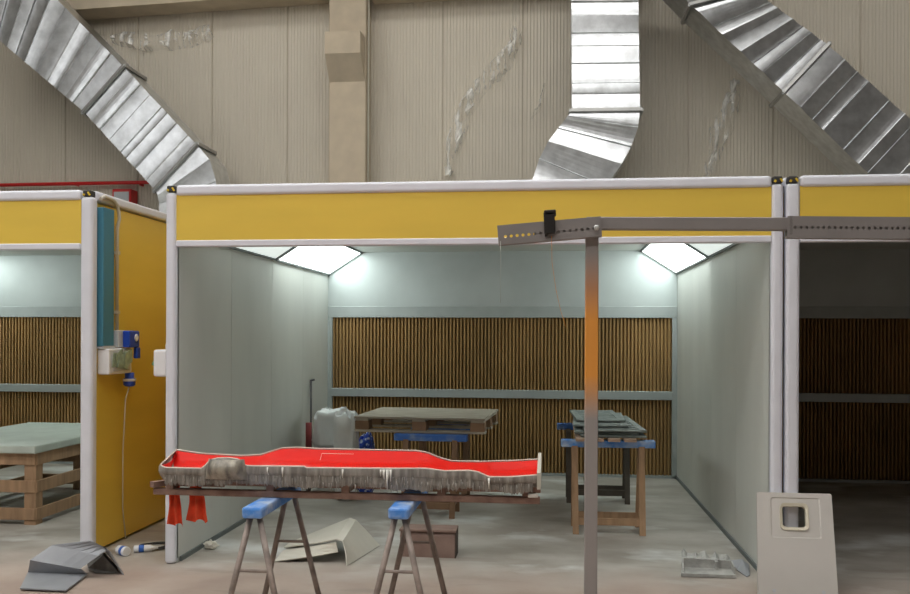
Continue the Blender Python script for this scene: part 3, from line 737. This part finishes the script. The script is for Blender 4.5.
# red rags over the rusty rail's cross member
def rag(u0, u1, v0, v1, label, seed):
    rnd = random.Random(seed); Yr = 4.452; rows = []
    for i in range(15):
        t = i / 14; v = v0 + (v1 - v0) * t
        half = ((u1 - u0) / 2) * (0.36 + 0.64 * t ** 0.8); cu = (u0 + u1) / 2 + (seed % 3 - 1) * 1.5 * t + math.sin(t * 4 + seed) * 0.7
        row = []
        for j in range(13):
            s = j / 12 * 2 - 1
            p = PY(cu + s * half, v + (2.0 * math.sin(j * 0.9 + seed) * t), Yr)
            row.append((p.x, Yr + 0.014 * math.sin(s * 6.5 + seed) * (0.4 + t) + 0.006 * math.sin(9 * t + s * 4), p.z))
        rows.append(row)
    zb_ = ZR1 + 0.0255
    top_ = [[(p[0], 4.452, zb_ - 0.012) for p in rows[0]], [(p[0], 4.458, zb_) for p in rows[0]], [(p[0], 4.472, zb_) for p in rows[0]], [(p[0], 4.479, zb_ - 0.02) for p in rows[0]], [(p[0], 4.481, zb_ - 0.07) for p in rows[0]]]
    rows = top_[::-1] + [r_ for r_ in rows if r_[0][2] < zb_ - 0.018]
    mb = MB(); mb.grid(rows, smooth=True)
    return tag(mb.build('red_rag', 'rag'), label, 'rag', 'red rags on the rusty frame')
rag(167.5, 183.5, 477.5, 525, 'narrower red rag hanging nearest the rusty frame\'s left end', 4)
rag(186, 207, 477.5, 521, 'wider red rag hanging second from the rusty frame\'s left end', 5)

# ------------------------------------------------------------------ wooden trestles with blue tape
def trestle(x, y, z, w, rz, label, wood, tape='tape_dull', spread=0.16, group='wooden trestles in the booth'):
    r = thing('wooden_trestle', label, 'trestle', (x, y, 0), rz, group)
    Mx = root_matrix(r)
    def W(*p): return Mx @ Vector(p)
    h = w / 2
    MB().bar(W(-h, 0, z - 0.03), W(h, 0, z - 0.03), 0.085, 0.06, bev=0.006).build('beam', tape, r)
    for sx in (-1, 1):
        for sy in (-1, 1):
            MB().bar(W(sx * (h - 0.11), sy * 0.028, z - 0.05), W(sx * (h - 0.115), sy * spread, 0.0), 0.048, 0.03).build('leg', wood, r)
        MB().bar(W(sx * (h - 0.105), -spread * 0.80, 0.13), W(sx * (h - 0.105), spread * 0.80, 0.13), 0.02, 0.05).build('brace', wood, r)
    for sy in (-1, 1):
        MB().bar(W(-(h - 0.10), sy * spread * 0.80, 0.10), W(h - 0.10, sy * spread * 0.80, 0.10), 0.02, 0.055).build('crossbar', wood, r)
    return r
tF = PZ(608.5, 442, 0.72); tB = PZ(597, 425.5, 0.72)
trestle(tF.x - 0.01, 7.2, 0.745, 0.76, 0.02, 'pale wooden trestle with bright blue beam at right of the booth', 'wood', 'tape')
trestle(tB.x, 8.5, 0.745, 0.78, 0.0, 'dark wooden trestle behind the pale one at right of the booth', 'wood_dark')
# stacked grey parts on the right trestles
def grey_panel(x, y, z, L, wd, rz, label):
    r = thing('moulded_panel', label, 'panel', (x, y, z), rz, 'grey moulded panels stacked on the right trestles')
    Mx = root_matrix(r).to_3x3(); o = Vector((x, y, z))
    f = MB(); 
    for sx in (-1, 1): f.box(o + Mx @ Vector((sx * (wd / 2 - 0.03), 0, 0.010)), (0.06, L, 0.020), Mx, 0.004, 1)
    f.build('side_rib', 'grp_grey', r)
    g = MB(); n = 9
    for k in range(n): g.box(o + Mx @ Vector((0, -L / 2 + 0.04 + (L - 0.08) * k / (n - 1), 0.010)), (wd - 0.1, 0.09, 0.014), Mx, 0.003, 1)
    g.build('web', 'grp_grey', r)
    return r
xs_ = (tF.x + tB.x) / 2 - 0.0
for i, dx in enumerate((-0.21, -0.085, 0.04, 0.165)):
    tag(MB().box((xs_ + dx, 7.8, 0.745 + 0.0125), (0.095, 1.5, 0.024), Matrix.Rotation(0.006 * (i - 1), 3, 'Z'), 0.002, 1).build('wooden_plank', 'plank_pink'),
        ['leftmost pale plank lying on the right trestles under the grey panels', 'second pale plank from the left under the grey panels',
         'third pale plank from the left under the grey panels', 'rightmost pale plank under the grey panels'][i], 'plank', 'planks under the grey panels')
zz = 0.745 + 0.0255
labs = ['lowest grey moulded panel of the stack on the right trestles', 'second lowest grey moulded panel on the right trestles',
        'middle grey moulded panel of the stack on the right trestles', 'second highest grey moulded panel on the right trestles', 'topmost grey moulded panel on the right trestles']
for i, (dx, dy, L, wd, rz) in enumerate([(0.03, 0.0, 1.4, 0.53, 0.02), (0.01, 0.03, 1.35, 0.52, -0.03), (0.04, -0.02, 1.3, 0.50, 0.04), (-0.03, 0.12, 1.2, 0.46, -0.03), (-0.05, 0.25, 1.0, 0.42, 0.04)]):
    grey_panel(xs_ + dx, 7.82 + dy, zz + i * 0.0205, L, wd, rz, labs[i])

# ------------------------------------------------------------------ pallet on trestles, middle of the booth
trF = PZ(428, 437, 0.71)
trestle(trF.x, 7.66, 0.715, 0.66, -0.03, 'wooden trestle with blue beam under the front of the pallet', 'wood_brown')
trestle(trF.x + 0.02, 8.5, 0.715, 0.66, -0.03, 'wooden trestle under the back of the pallet', 'wood_brown')
pp = thing('wooden_pallet', 'dusty wooden pallet lying on two trestles in the booth', 'pallet', (-1.14, 8.2, 0.716), -0.06)
Mx = root_matrix(pp)
def PB(name, c, s, m_, bev=0.003):
    Mr = Mx.to_3x3(); return MB().box(Mx @ Vector(c), s, Mr, bev, 1).build(name, m_, pp)
for k in range(7):
    PB('deck_board', (0, -0.44 + k * 0.147, 0.133), (1.2, 0.13, 0.02), 'wood_dirty')
for sx in (-1, 0, 1):
    PB('stringer_board', (sx * 0.53, 0, 0.112), (0.12, 1.0, 0.02), 'wood_dirty')
    for sy in (-1, 0, 1):
        PB('block', (sx * 0.53, sy * 0.43, 0.062), (0.13, 0.12, 0.08), 'wood_brown')
for sy in (-1, 0, 1):
    PB('bottom_board', (0, sy * 0.43, 0.011), (1.2, 0.12, 0.022), 'wood_dirty')

# sack, trolley, rod at the left back corner
q = PZ(334, 484, 0.0); Ys = 8.62
def wx(u, v=440, Y=Ys): return PY(u, v, Y).x
tr = thing('sack_trolley', 'dull red trolley with low frame under the white sack', 'trolley', (wx(322), Ys, 0))
for x in (wx(314), wx(348)):
    for y in (Ys - 0.2, Ys + 0.22):
        MB().tube([(x, y, 0.07), (x, y, 0.42)], 0.018, 8).build('post', 'red_paint', tr)
        MB().lathe((x - 0.012, y, 0.05), [(0.05, 0), (0.05, 0.024)], 14, Matrix.Rotation(PI / 2, 3, 'Y')).build('wheel', 'dark', tr)
MB().span(wx(312.5), wx(350), Ys - 0.22, Ys + 0.24, 0.40, 0.44, 0.005, 1).build('deck', 'dark', tr)
hb = MB().tube([(wx(314), Ys - 0.2, 0.42), (wx(314), Ys - 0.2, 0.72)], 0.03, 10)
hb.build('handle', 'red_paint', tr)
def blob(c, s, seed, name, m_, e=2.6, amp=0.12, flat=True):
    rnd = random.Random(seed); mb = MB(); nu, nv = 44, 22; rows = []
    ph = [rnd.uniform(0, 6.28) for _ in range(6)]
    for i in range(nv + 1):
        th = PI * i / nv - PI / 2; row = []
        for j in range(nu):
            la_ = 2 * PI * j / nu
            f = lambda w: math.copysign(abs(w) ** (2 / e), w)
            x, y, z = f(math.cos(th)) * f(math.cos(la_)), f(math.cos(th)) * f(math.sin(la_)), f(math.sin(th))
            k = 1 + amp * (0.45 * math.sin(9 * la_ + ph[3] + 3 * z * math.sin(la_ * 2)) + 0.3 * math.sin(13 * z + 4 * la_ + ph[4]) + 0.5 * math.sin(3 * la_ + ph[0] + 2 * z) + 0.4 * math.sin(5 * la_ + ph[1] + 4 * z) + 0.3 * math.sin(7 * z + ph[2] + 2 * la_))
            q_ = Vector((x * 2.2 + seed, y * 2.2, z * 1.6)); k += amp * (1.5 * noise.noise(q_) + 1.1 * abs(noise.noise(q_ * 2.3)) - 0.9 * abs(noise.noise(q_ * 4.1)))
            row.append((c[0] + x * s[0] * k, c[1] + y * s[1] * k, c[2] + z * s[2] * (k if z > 0 else 1)))
        rows.append(row)
    mb.grid(rows, smooth=True, closed=True)
    return mb.build(name, m_)
zs = PY(330, 410, Ys).z
tag(blob((wx(331), Ys + 0.02, (0.442 + zs) / 2), (0.15, 0.18, (zs - 0.442) / 2), 5, 'white_sack', 'sack', 5.5, 0.075), 'bulky white plastic sack sitting on the red trolley', 'sack')
zs2 = PY(347, 412, Ys - 0.35).z
tag(blob((wx(346.5, 440, Ys - 0.39), Ys - 0.39, zs2 / 2), (0.105, 0.11, zs2 / 2), 8, 'white_sack', 'sack', 5.0, 0.07), 'tall white plastic sack standing in front of the trolley sack', 'sack')
bq = blob((wx(366, 444, 8.5), 8.5, 0.29), (0.085, 0.10, 0.30), 12, 'plastic_bag', 'blue_bits', 3.5, 0.07)
tag(bq, 'blue and white plastic bag standing between the white sack and the pallet', 'bag')
rt = PY(311, 380, 9.15); xrod = -2.56
rod = thing('hooked_rod', 'thin dark rod with a bent top leaning by the left booth wall', 'rod', (rt.x + 0.02, 8.95, 0))
MB().tube([(PY(311, 490, 8.92).x, 8.92, 0.0), (PY(311, 440, 9.02).x, 9.02, 0.55), (rt.x, 9.15, rt.z)], 0.011, 8).build('shaft', 'rod', rod)
MB().tube([(rt.x, 9.15, rt.z - 0.004), (rt.x + 0.04, 9.15, rt.z + 0.004)], 0.011, 8).build('hook', 'rod', rod)
# plank lying in front of the back filter
a = PY(466, 456, 9.78); b = PY(536, 460, 9.55)
tag(MB().prism([(a.x - 0.5, 9.84, 0), (b.x, 9.60, 0), (b.x, 9.63, 0.155), (a.x - 0.5, 9.87, 0.17)], (0.0, 0.025, 0.0)).build('wooden_board', 'wood_dirty'), 'dusty board standing on edge at the foot of the brown filter', 'board')

# ------------------------------------------------------------------ things on the floor
# cream folded fairing
def F3(u, v, z=0.0): return PZ(u, v, z)
fl, fr_, fbr = F3(274, 562), F3(353, 566.5), F3(380, 546)
ridF = F3(343, 539, 0.17); ridB = F3(356, 518, 0.20)
bl_ = F3(292, 536, 0.055)
fa = thing('folded_fairing', 'cream folded fibreglass fairing lying on the booth floor behind the sawhorse', 'fairing', ((fl.x + fr_.x) / 2, (fl.y + ridB.y) / 2, 0))
def fold(lines, thick, name, m_, parent):
    mb = MB(); mb.grid(lines, smooth=False, thick=thick)
    return mb.build(name, m_, parent)
def lines3(f_pts, b_pts, n=6):
    return [[Vector(f_).lerp(Vector(b_), k / n) for k in range(n + 1)] for f_, b_ in zip(f_pts, b_pts)]
fm = F3(284, 547, 0.045)
fpts = [fm, fm.lerp(ridF, 0.30) + Vector((0, 0, .0)), fm.lerp(ridF, 0.62), ridF + Vector((-0.05, 0, 0.0)), ridF + Vector((0.0, 0, -0.012)), ridF.lerp(fr_, 0.45) + Vector((-.012, 0, 0)), fr_ + Vector((-0.04, 0, 0.006))]
bpts = [bl_ + Vector((-.02, 0, -.05)), bl_.lerp(ridB, 0.30) + Vector((0, 0, -.02)), bl_.lerp(ridB, 0.62), ridB + Vector((-0.05, 0, 0.0)), ridB + Vector((0.0, 0, -0.012)), ridB.lerp(fbr, 0.45), fbr + Vector((0, 0, 0.006))]
fold(lines3(fpts, bpts), 0.007, 'top_shell', 'grp_cream', fa)
# front step/lip
lr_ = F3(345, 552, 0.085)
fe = fl + Vector((0, 0, 0.006))
sp_ = [fe, fe.lerp(lr_, 0.3), fe.lerp(lr_, 0.62), lr_ + Vector((-0.05, 0, 0.0))]
fold(lines3([p + Vector((0, -0.004, -0.02)) for p in fpts[:4]], sp_, 3), 0.006, 'front_lip', 'grp_cream', fa)
# brown bin on its side
b0 = F3(400, 556.5); b1 = F3(455.5, 556.5); bw = b1.x - b0.x; yb0 = b0.y
bn = thing('brown_bin', 'brown rusty metal bin lying on the floor between the right sawhorse legs', 'bin', ((b0.x + b1.x) / 2, yb0 + 0.15, 0))
zt_b = 0.195
prof = [(b0.x, yb0, 0.0), (b0.x, yb0 - 0.0, zt_b * 0.8), (b0.x, yb0 + 0.03, zt_b), (b0.x, yb0 + 0.12, zt_b), (b0.x, yb0 + 0.16, zt_b * 0.8), (b0.x, yb0 + 0.16, 0.0)]
MB().prism(prof, (bw, 0, 0)).build('bin_body', 'brown_bin', bn)
MB().span(b0.x - 0.006, b1.x + 0.008, yb0 - 0.008, yb0 + 0.168, zt_b - 0.012, zt_b + 0.006, 0.004, 1).build('rim', 'brown_bin', bn)
MB().span(b1.x, b1.x + 0.008, yb0 - 0.006, yb0 + 0.16, 0.0, zt_b - 0.01, 0.002, 1).build('end_plate', 'brown_dark', bn)
# broken grey tray
a = F3(681, 577); b = F3(735, 577.5); yt = a.y
ty = thing('broken_tray', 'broken grey fibreglass tray on the floor near the right wall', 'tray', ((a.x + b.x) / 2, yt + 0.1, 0))
wd = b.x - a.x; tb = PY(700, 553, yt + 0.16).z
MB().prism([(a.x, yt, 0.004), (b.x, yt, 0.004), (b.x + 0.01, yt + 0.17, 0.004), (a.x + 0.03, yt + 0.17, 0.004)], (0, 0, 0.02)).build('base_flange', 'grp_tray', ty)
bk = MB(); n = 14; rnd = random.Random(3); top = []
for k in range(n + 1):
    t = k / n; top.append((a.x + 0.03 + (wd - 0.03) * t, yt + 0.16, 0.088 - 0.012 * t + rnd.uniform(-.002, .002)))
bk.prism([(a.x + 0.03, yt + 0.16, 0.02)] + top + [(b.x, yt + 0.16, 0.02)], (0, 0.012, 0)).build('back_wall', 'grp_tray', ty)
MB().prism([(a.x + 0.012, yt + 0.02, 0.02), (a.x + 0.03, yt + 0.165, 0.02), (a.x + 0.03, yt + 0.165, 0.09), (a.x + 0.016, yt + 0.04, 0.05)], (0.010, 0, 0)).build('side_wall', 'grp_tray', ty)
MB().prism([(b.x - 0.01, yt + 0.02, 0.02), (b.x - 0.0, yt + 0.165, 0.02), (b.x - 0.0, yt + 0.165, 0.076), (b.x - 0.01, yt + 0.03, 0.07)], (0.010, 0, 0)).build('side_wall', 'grp_tray', ty)
MB().span(b.x - 0.11, b.x - 0.09, yt + 0.12, yt + 0.165, 0.02, 0.078).build('divider', 'grp_tray', ty)
tt = MB(); tt.grid([[(p[0], p[1] + 0.006, p[2]) for p in top], [(p[0] + 0.012, p[1] + 0.12 + 0.05 * math.sin(i_ * 1.3), p[2] + 0.012 + 0.016 * math.sin(i_ * 2.1)) for i_, p in enumerate(top)]], thick=0.008)
tt.build('torn_flange', 'grp_tray', ty)
# sheet offcut beside it
a = F3(737, 567); b = F3(757, 577)
a.x -= 0.04; b.x -= 0.04
of = MB(); of.grid([[a + Vector((0, 0, 0.045)), a + Vector((0.08, 0.03, 0.05)), a + Vector((0.13, 0.04, 0.012))], [a + Vector((0.02, -0.10, 0.006)), b + Vector((-.03, -0.02, 0.008)), b + Vector((0.0, 0.02, 0.008))]], thick=0.006)
tag(of.build('sheet_offcut', 'grp_blue'), 'bent grey-blue sheet offcut lying between the broken tray and the white panel', 'offcut')

# off-white panel with a window, leaning on the posts at right
bx0 = PZ(759.5, 598, 0).x; bx1 = PZ(837, 598, 0).x; yb_ = PZ(798, 598, 0).y
ytop = YF - 0.045; ztop = PY(795, 493, ytop).z
tx0 = PY(757, 493, ytop).x; tx1 = PY(831.5, 493, ytop).x
wp = thing('moulded_panel', 'off-white fibreglass panel with a small window leaning on the right booth posts', 'panel', ((bx0 + bx1) / 2, yb_, 0))
BL, BR, TL, TR = Vector((bx0, yb_, 0)), Vector((bx1, yb_, 0)), Vector((tx0, ytop, ztop)), Vector((tx1, ytop, ztop))
NP = (BR - BL).cross(TL - BL).normalized()      # towards the viewer side
if NP.y > 0: NP = -NP
def PT(s, t, o=0.0): return BL.lerp(BR, s).lerp(TL.lerp(TR, s), t) + NP * o
def rrect(s0, s1, t0, t1, rs, rt_, n=4):
    out = []
    for cs, ct_, a0_ in ((s1 - rs, t1 - rt_, 0), (s0 + rs, t1 - rt_, PI / 2), (s0 + rs, t0 + rt_, PI), (s1 - rs, t0 + rt_, 1.5 * PI)):
        for k in range(n + 1):
            an = a0_ + PI / 2 * k / n; out.append((cs + rs * math.cos(an), ct_ + rt_ * math.sin(an)))
    return out
def ring(mb, A, B, oa, ob_):
    n_ = len(A)
    va = [mb.bm.verts.new(PT(*p, oa)) for p in A]; vb = [mb.bm.verts.new(PT(*p, ob_)) for p in B]
    for k in range(n_): mb.bm.faces.new((va[k], va[(k + 1) % n_], vb[(k + 1) % n_], vb[k]))
outr = rrect(0, 1, 0, 1, 0.03, 0.02); win = rrect(0.30, 0.68, 0.635, 0.90, 0.07, 0.05); hol = rrect(0.335, 0.645, 0.665, 0.87, 0.05, 0.035)
rec = rrect(0.18, 0.84, 0.56, 0.955, 0.03, 0.02); rec2 = rrect(0.195, 0.825, 0.57, 0.945, 0.03, 0.02)
m_ = MB(); ring(m_, outr, rec, 0.0, 0.0); ring(m_, rec, rec2, 0.0, -0.006); ring(m_, rec2, win, -0.006, -0.006)
ring(m_, outr, outr, 0.0, -0.03); ring(m_, outr, rec, -0.03, -0.03); ring(m_, rec, hol, -0.03, -0.03)
bmesh.ops.remove_doubles(m_.bm, verts=m_.bm.verts[:], dist=1e-5)
m_.build('panel_shell', 'grp_cream_panel', wp)
m_ = MB(); ring(m_, win, win, -0.006, 0.004); ring(m_, win, hol, 0.004, -0.002); ring(m_, hol, hol, -0.002, -0.03)
m_.build('window_lip', 'grp_lip', wp)
for s in (0.2, 0.82):
    mm = MB(); R_ = Matrix((BR - BL, NP.cross(BR - BL), NP)).transposed(); R_ = Matrix(((BR - BL).normalized(), NP.cross((BR - BL).normalized()), NP)).transposed()
    mm.lathe(PT(s, 0.06, 0.0), [(0.011, 0), (0.011, 0.004)], 10, R_); mm.build('fixing', 'box_grey', wp)

# blue-grey cowling at lower left
rF = F3(107, 550, 0.175); rB = F3(90, 541, 0.24)
cw = thing('fibreglass_cowling', 'blue-grey ridged fibreglass cowling on the floor before the left post', 'cowling', (F3(80, 575).x, F3(80, 575).y, 0))
rtF = F3(124, 575); rtB = F3(112, 558)
lfF = F3(80, 572, 0.03); lfB = F3(30, 560, 0.04)
fp = [F3(66, 590, 0.02), F3(86, 574, 0.02), F3(80, 569, 0.07), F3(98, 556, 0.15), rF, rF + Vector((0.025, 0.0, -0.01)), rtF + Vector((0, 0, .004))]
bp2 = [F3(20, 588, 0.02), F3(28, 572, 0.03), F3(30, 560, 0.12), F3(52, 545, 0.20), rB, rB + Vector((0.03, 0, -0.01)), rtB + Vector((0, 0, .02))]
fold(lines3(fp, bp2, 5), 0.008, 'hood', 'grp_blue', cw)
MB().prism([F3(88, 568, 0.03), F3(103, 555, 0.13), F3(119, 573, 0.008), F3(95, 573, 0.008)], (-0.10, 0.16, 0.0)).build('shade_fill', 'opening_shade', cw)  # dark fill for the open end; its shade is painted as colour
# cartridges and hose in the aisle
def cartridge(u, v, ang, label, L=0.15, r_=0.03):
    p = F3(u, v); R_ = Matrix.Rotation(ang, 3, 'Z') @ Matrix.Rotation(PI / 2, 3, 'Y')
    t_ = thing('sealant_cartridge', label, 'cartridge', (p.x, p.y, 0), 0, 'cartridges in the aisle')
    c_ = Vector((p.x, p.y, r_))
    MB().lathe(c_, [(r_ * .9, 0), (r_, 0.005), (r_, L * 0.7), (r_ * 0.95, L * 0.72)], 14, R_).build('tube', 'bottle_white', t_)
    MB().lathe(c_ + R_ @ Vector((0, 0, L * 0.2)), [(r_ + .001, 0), (r_ + .001, L * 0.22)], 14, R_).build('band', 'cartridge_blue', t_)
    MB().lathe(c_ + R_ @ Vector((0, 0, L * 0.72)), [(r_ * .8, 0), (0.012, 0.015), (0.006, 0.045)], 12, R_).build('nozzle', 'bottle_white', t_)
cartridge(127, 556.5, 2.6, 'white and blue cartridge lying end-on beside the grey cowling', 0.14, 0.034)
cartridge(134, 552.5, 0.35, 'white cartridge with blue tip lying in the aisle nearer the booth post', 0.17, 0.026)
hs = MB()
pts = []
for k in range(60):
    an = k / 59 * 4.4 * PI; rr_ = 0.085 + 0.03 * math.sin(k * 0.31)
    c_ = F3(155, 548)
    pts.append((c_.x + rr_ * 1.25 * math.cos(an), c_.y + 0.02 + rr_ * math.sin(an), 0.009 + 0.012 * (k / 59)))
hs.tube(pts, 0.008, 6)
tag(hs.build('hose_coil', 'dark'), 'dark coil of cable on the aisle floor beside the middle booth post', 'cable')
cu = F3(211, 549)
tag(blob((cu.x, cu.y, 0.028), (0.045, 0.035, 0.028), 31, 'paper_scrap', 'paper_white', 2.2, 0.25), 'small crumpled white scrap on the floor by the left booth wall', 'scrap')

# ------------------------------------------------------------------ left booth contents
zb_t = 0.77
tL = thing('wooden_crate', 'wooden slatted crate standing in the left booth', 'crate', (-4.8, 7.6, 0))
X0, X1, Y0, Y1 = -5.35, -4.26, 6.8, 8.5
for x in (X0 + .05, (X0 + X1) / 2, X1 - .05):
    for y in (Y0 + .05, Y1 - .05):
        MB().span(x - .05, x + .05, y - .05, y + .05, 0.0, 0.60).build('post', 'wood', tL)
for z in (0.04, 0.27, 0.50):
    for y in (Y0 - .012, Y1 - .012):
        MB().span(X0, X1, y, y + .024, z, z + .10, 0.003, 1).build('slat', 'wood', tL)
    for x in (X0 - .012, X1 - .012):
        MB().span(x, x + .024, Y0, Y1, z, z + .10, 0.003, 1).build('slat', 'wood', tL)
pa = [(X0 - .3, Y0 - .1, 0.601), (X1 + .16, Y0 - .1, 0.601), (X1 + .16, Y0 - .1, 0.66), (X0 - .3, Y0 - .1, 0.66)]
bd = MB().span(X0 - .08, X1 + .035, Y0 - .06, Y1 + .05, 0.601, 0.668, 0.012, 2)
bo = tag(bd.build('fibreglass_slab', 'board_green'), 'pale green slab lying on the crate in the left booth', 'slab')

# ------------------------------------------------------------------ world and view
w = bpy.data.worlds.new('world'); S.world = w; w.use_nodes = True
w.node_tree.nodes['Background'].inputs[0].default_value = (0.9, 0.95, 1.0, 1)
w.node_tree.nodes['Background'].inputs[1].default_value = 0.3
S.view_settings.view_transform = 'Standard'; S.view_settings.look = 'None'
S.view_settings.gamma = 1.0; S.view_settings.exposure = 0.0
S.view_settings.use_curve_mapping = False
S.cycles.use_denoising = True
S.cycles.max_bounces = 10; S.cycles.diffuse_bounces = 6; S.cycles.transparent_max_bounces = 12
S.cycles.caustics_reflective = False
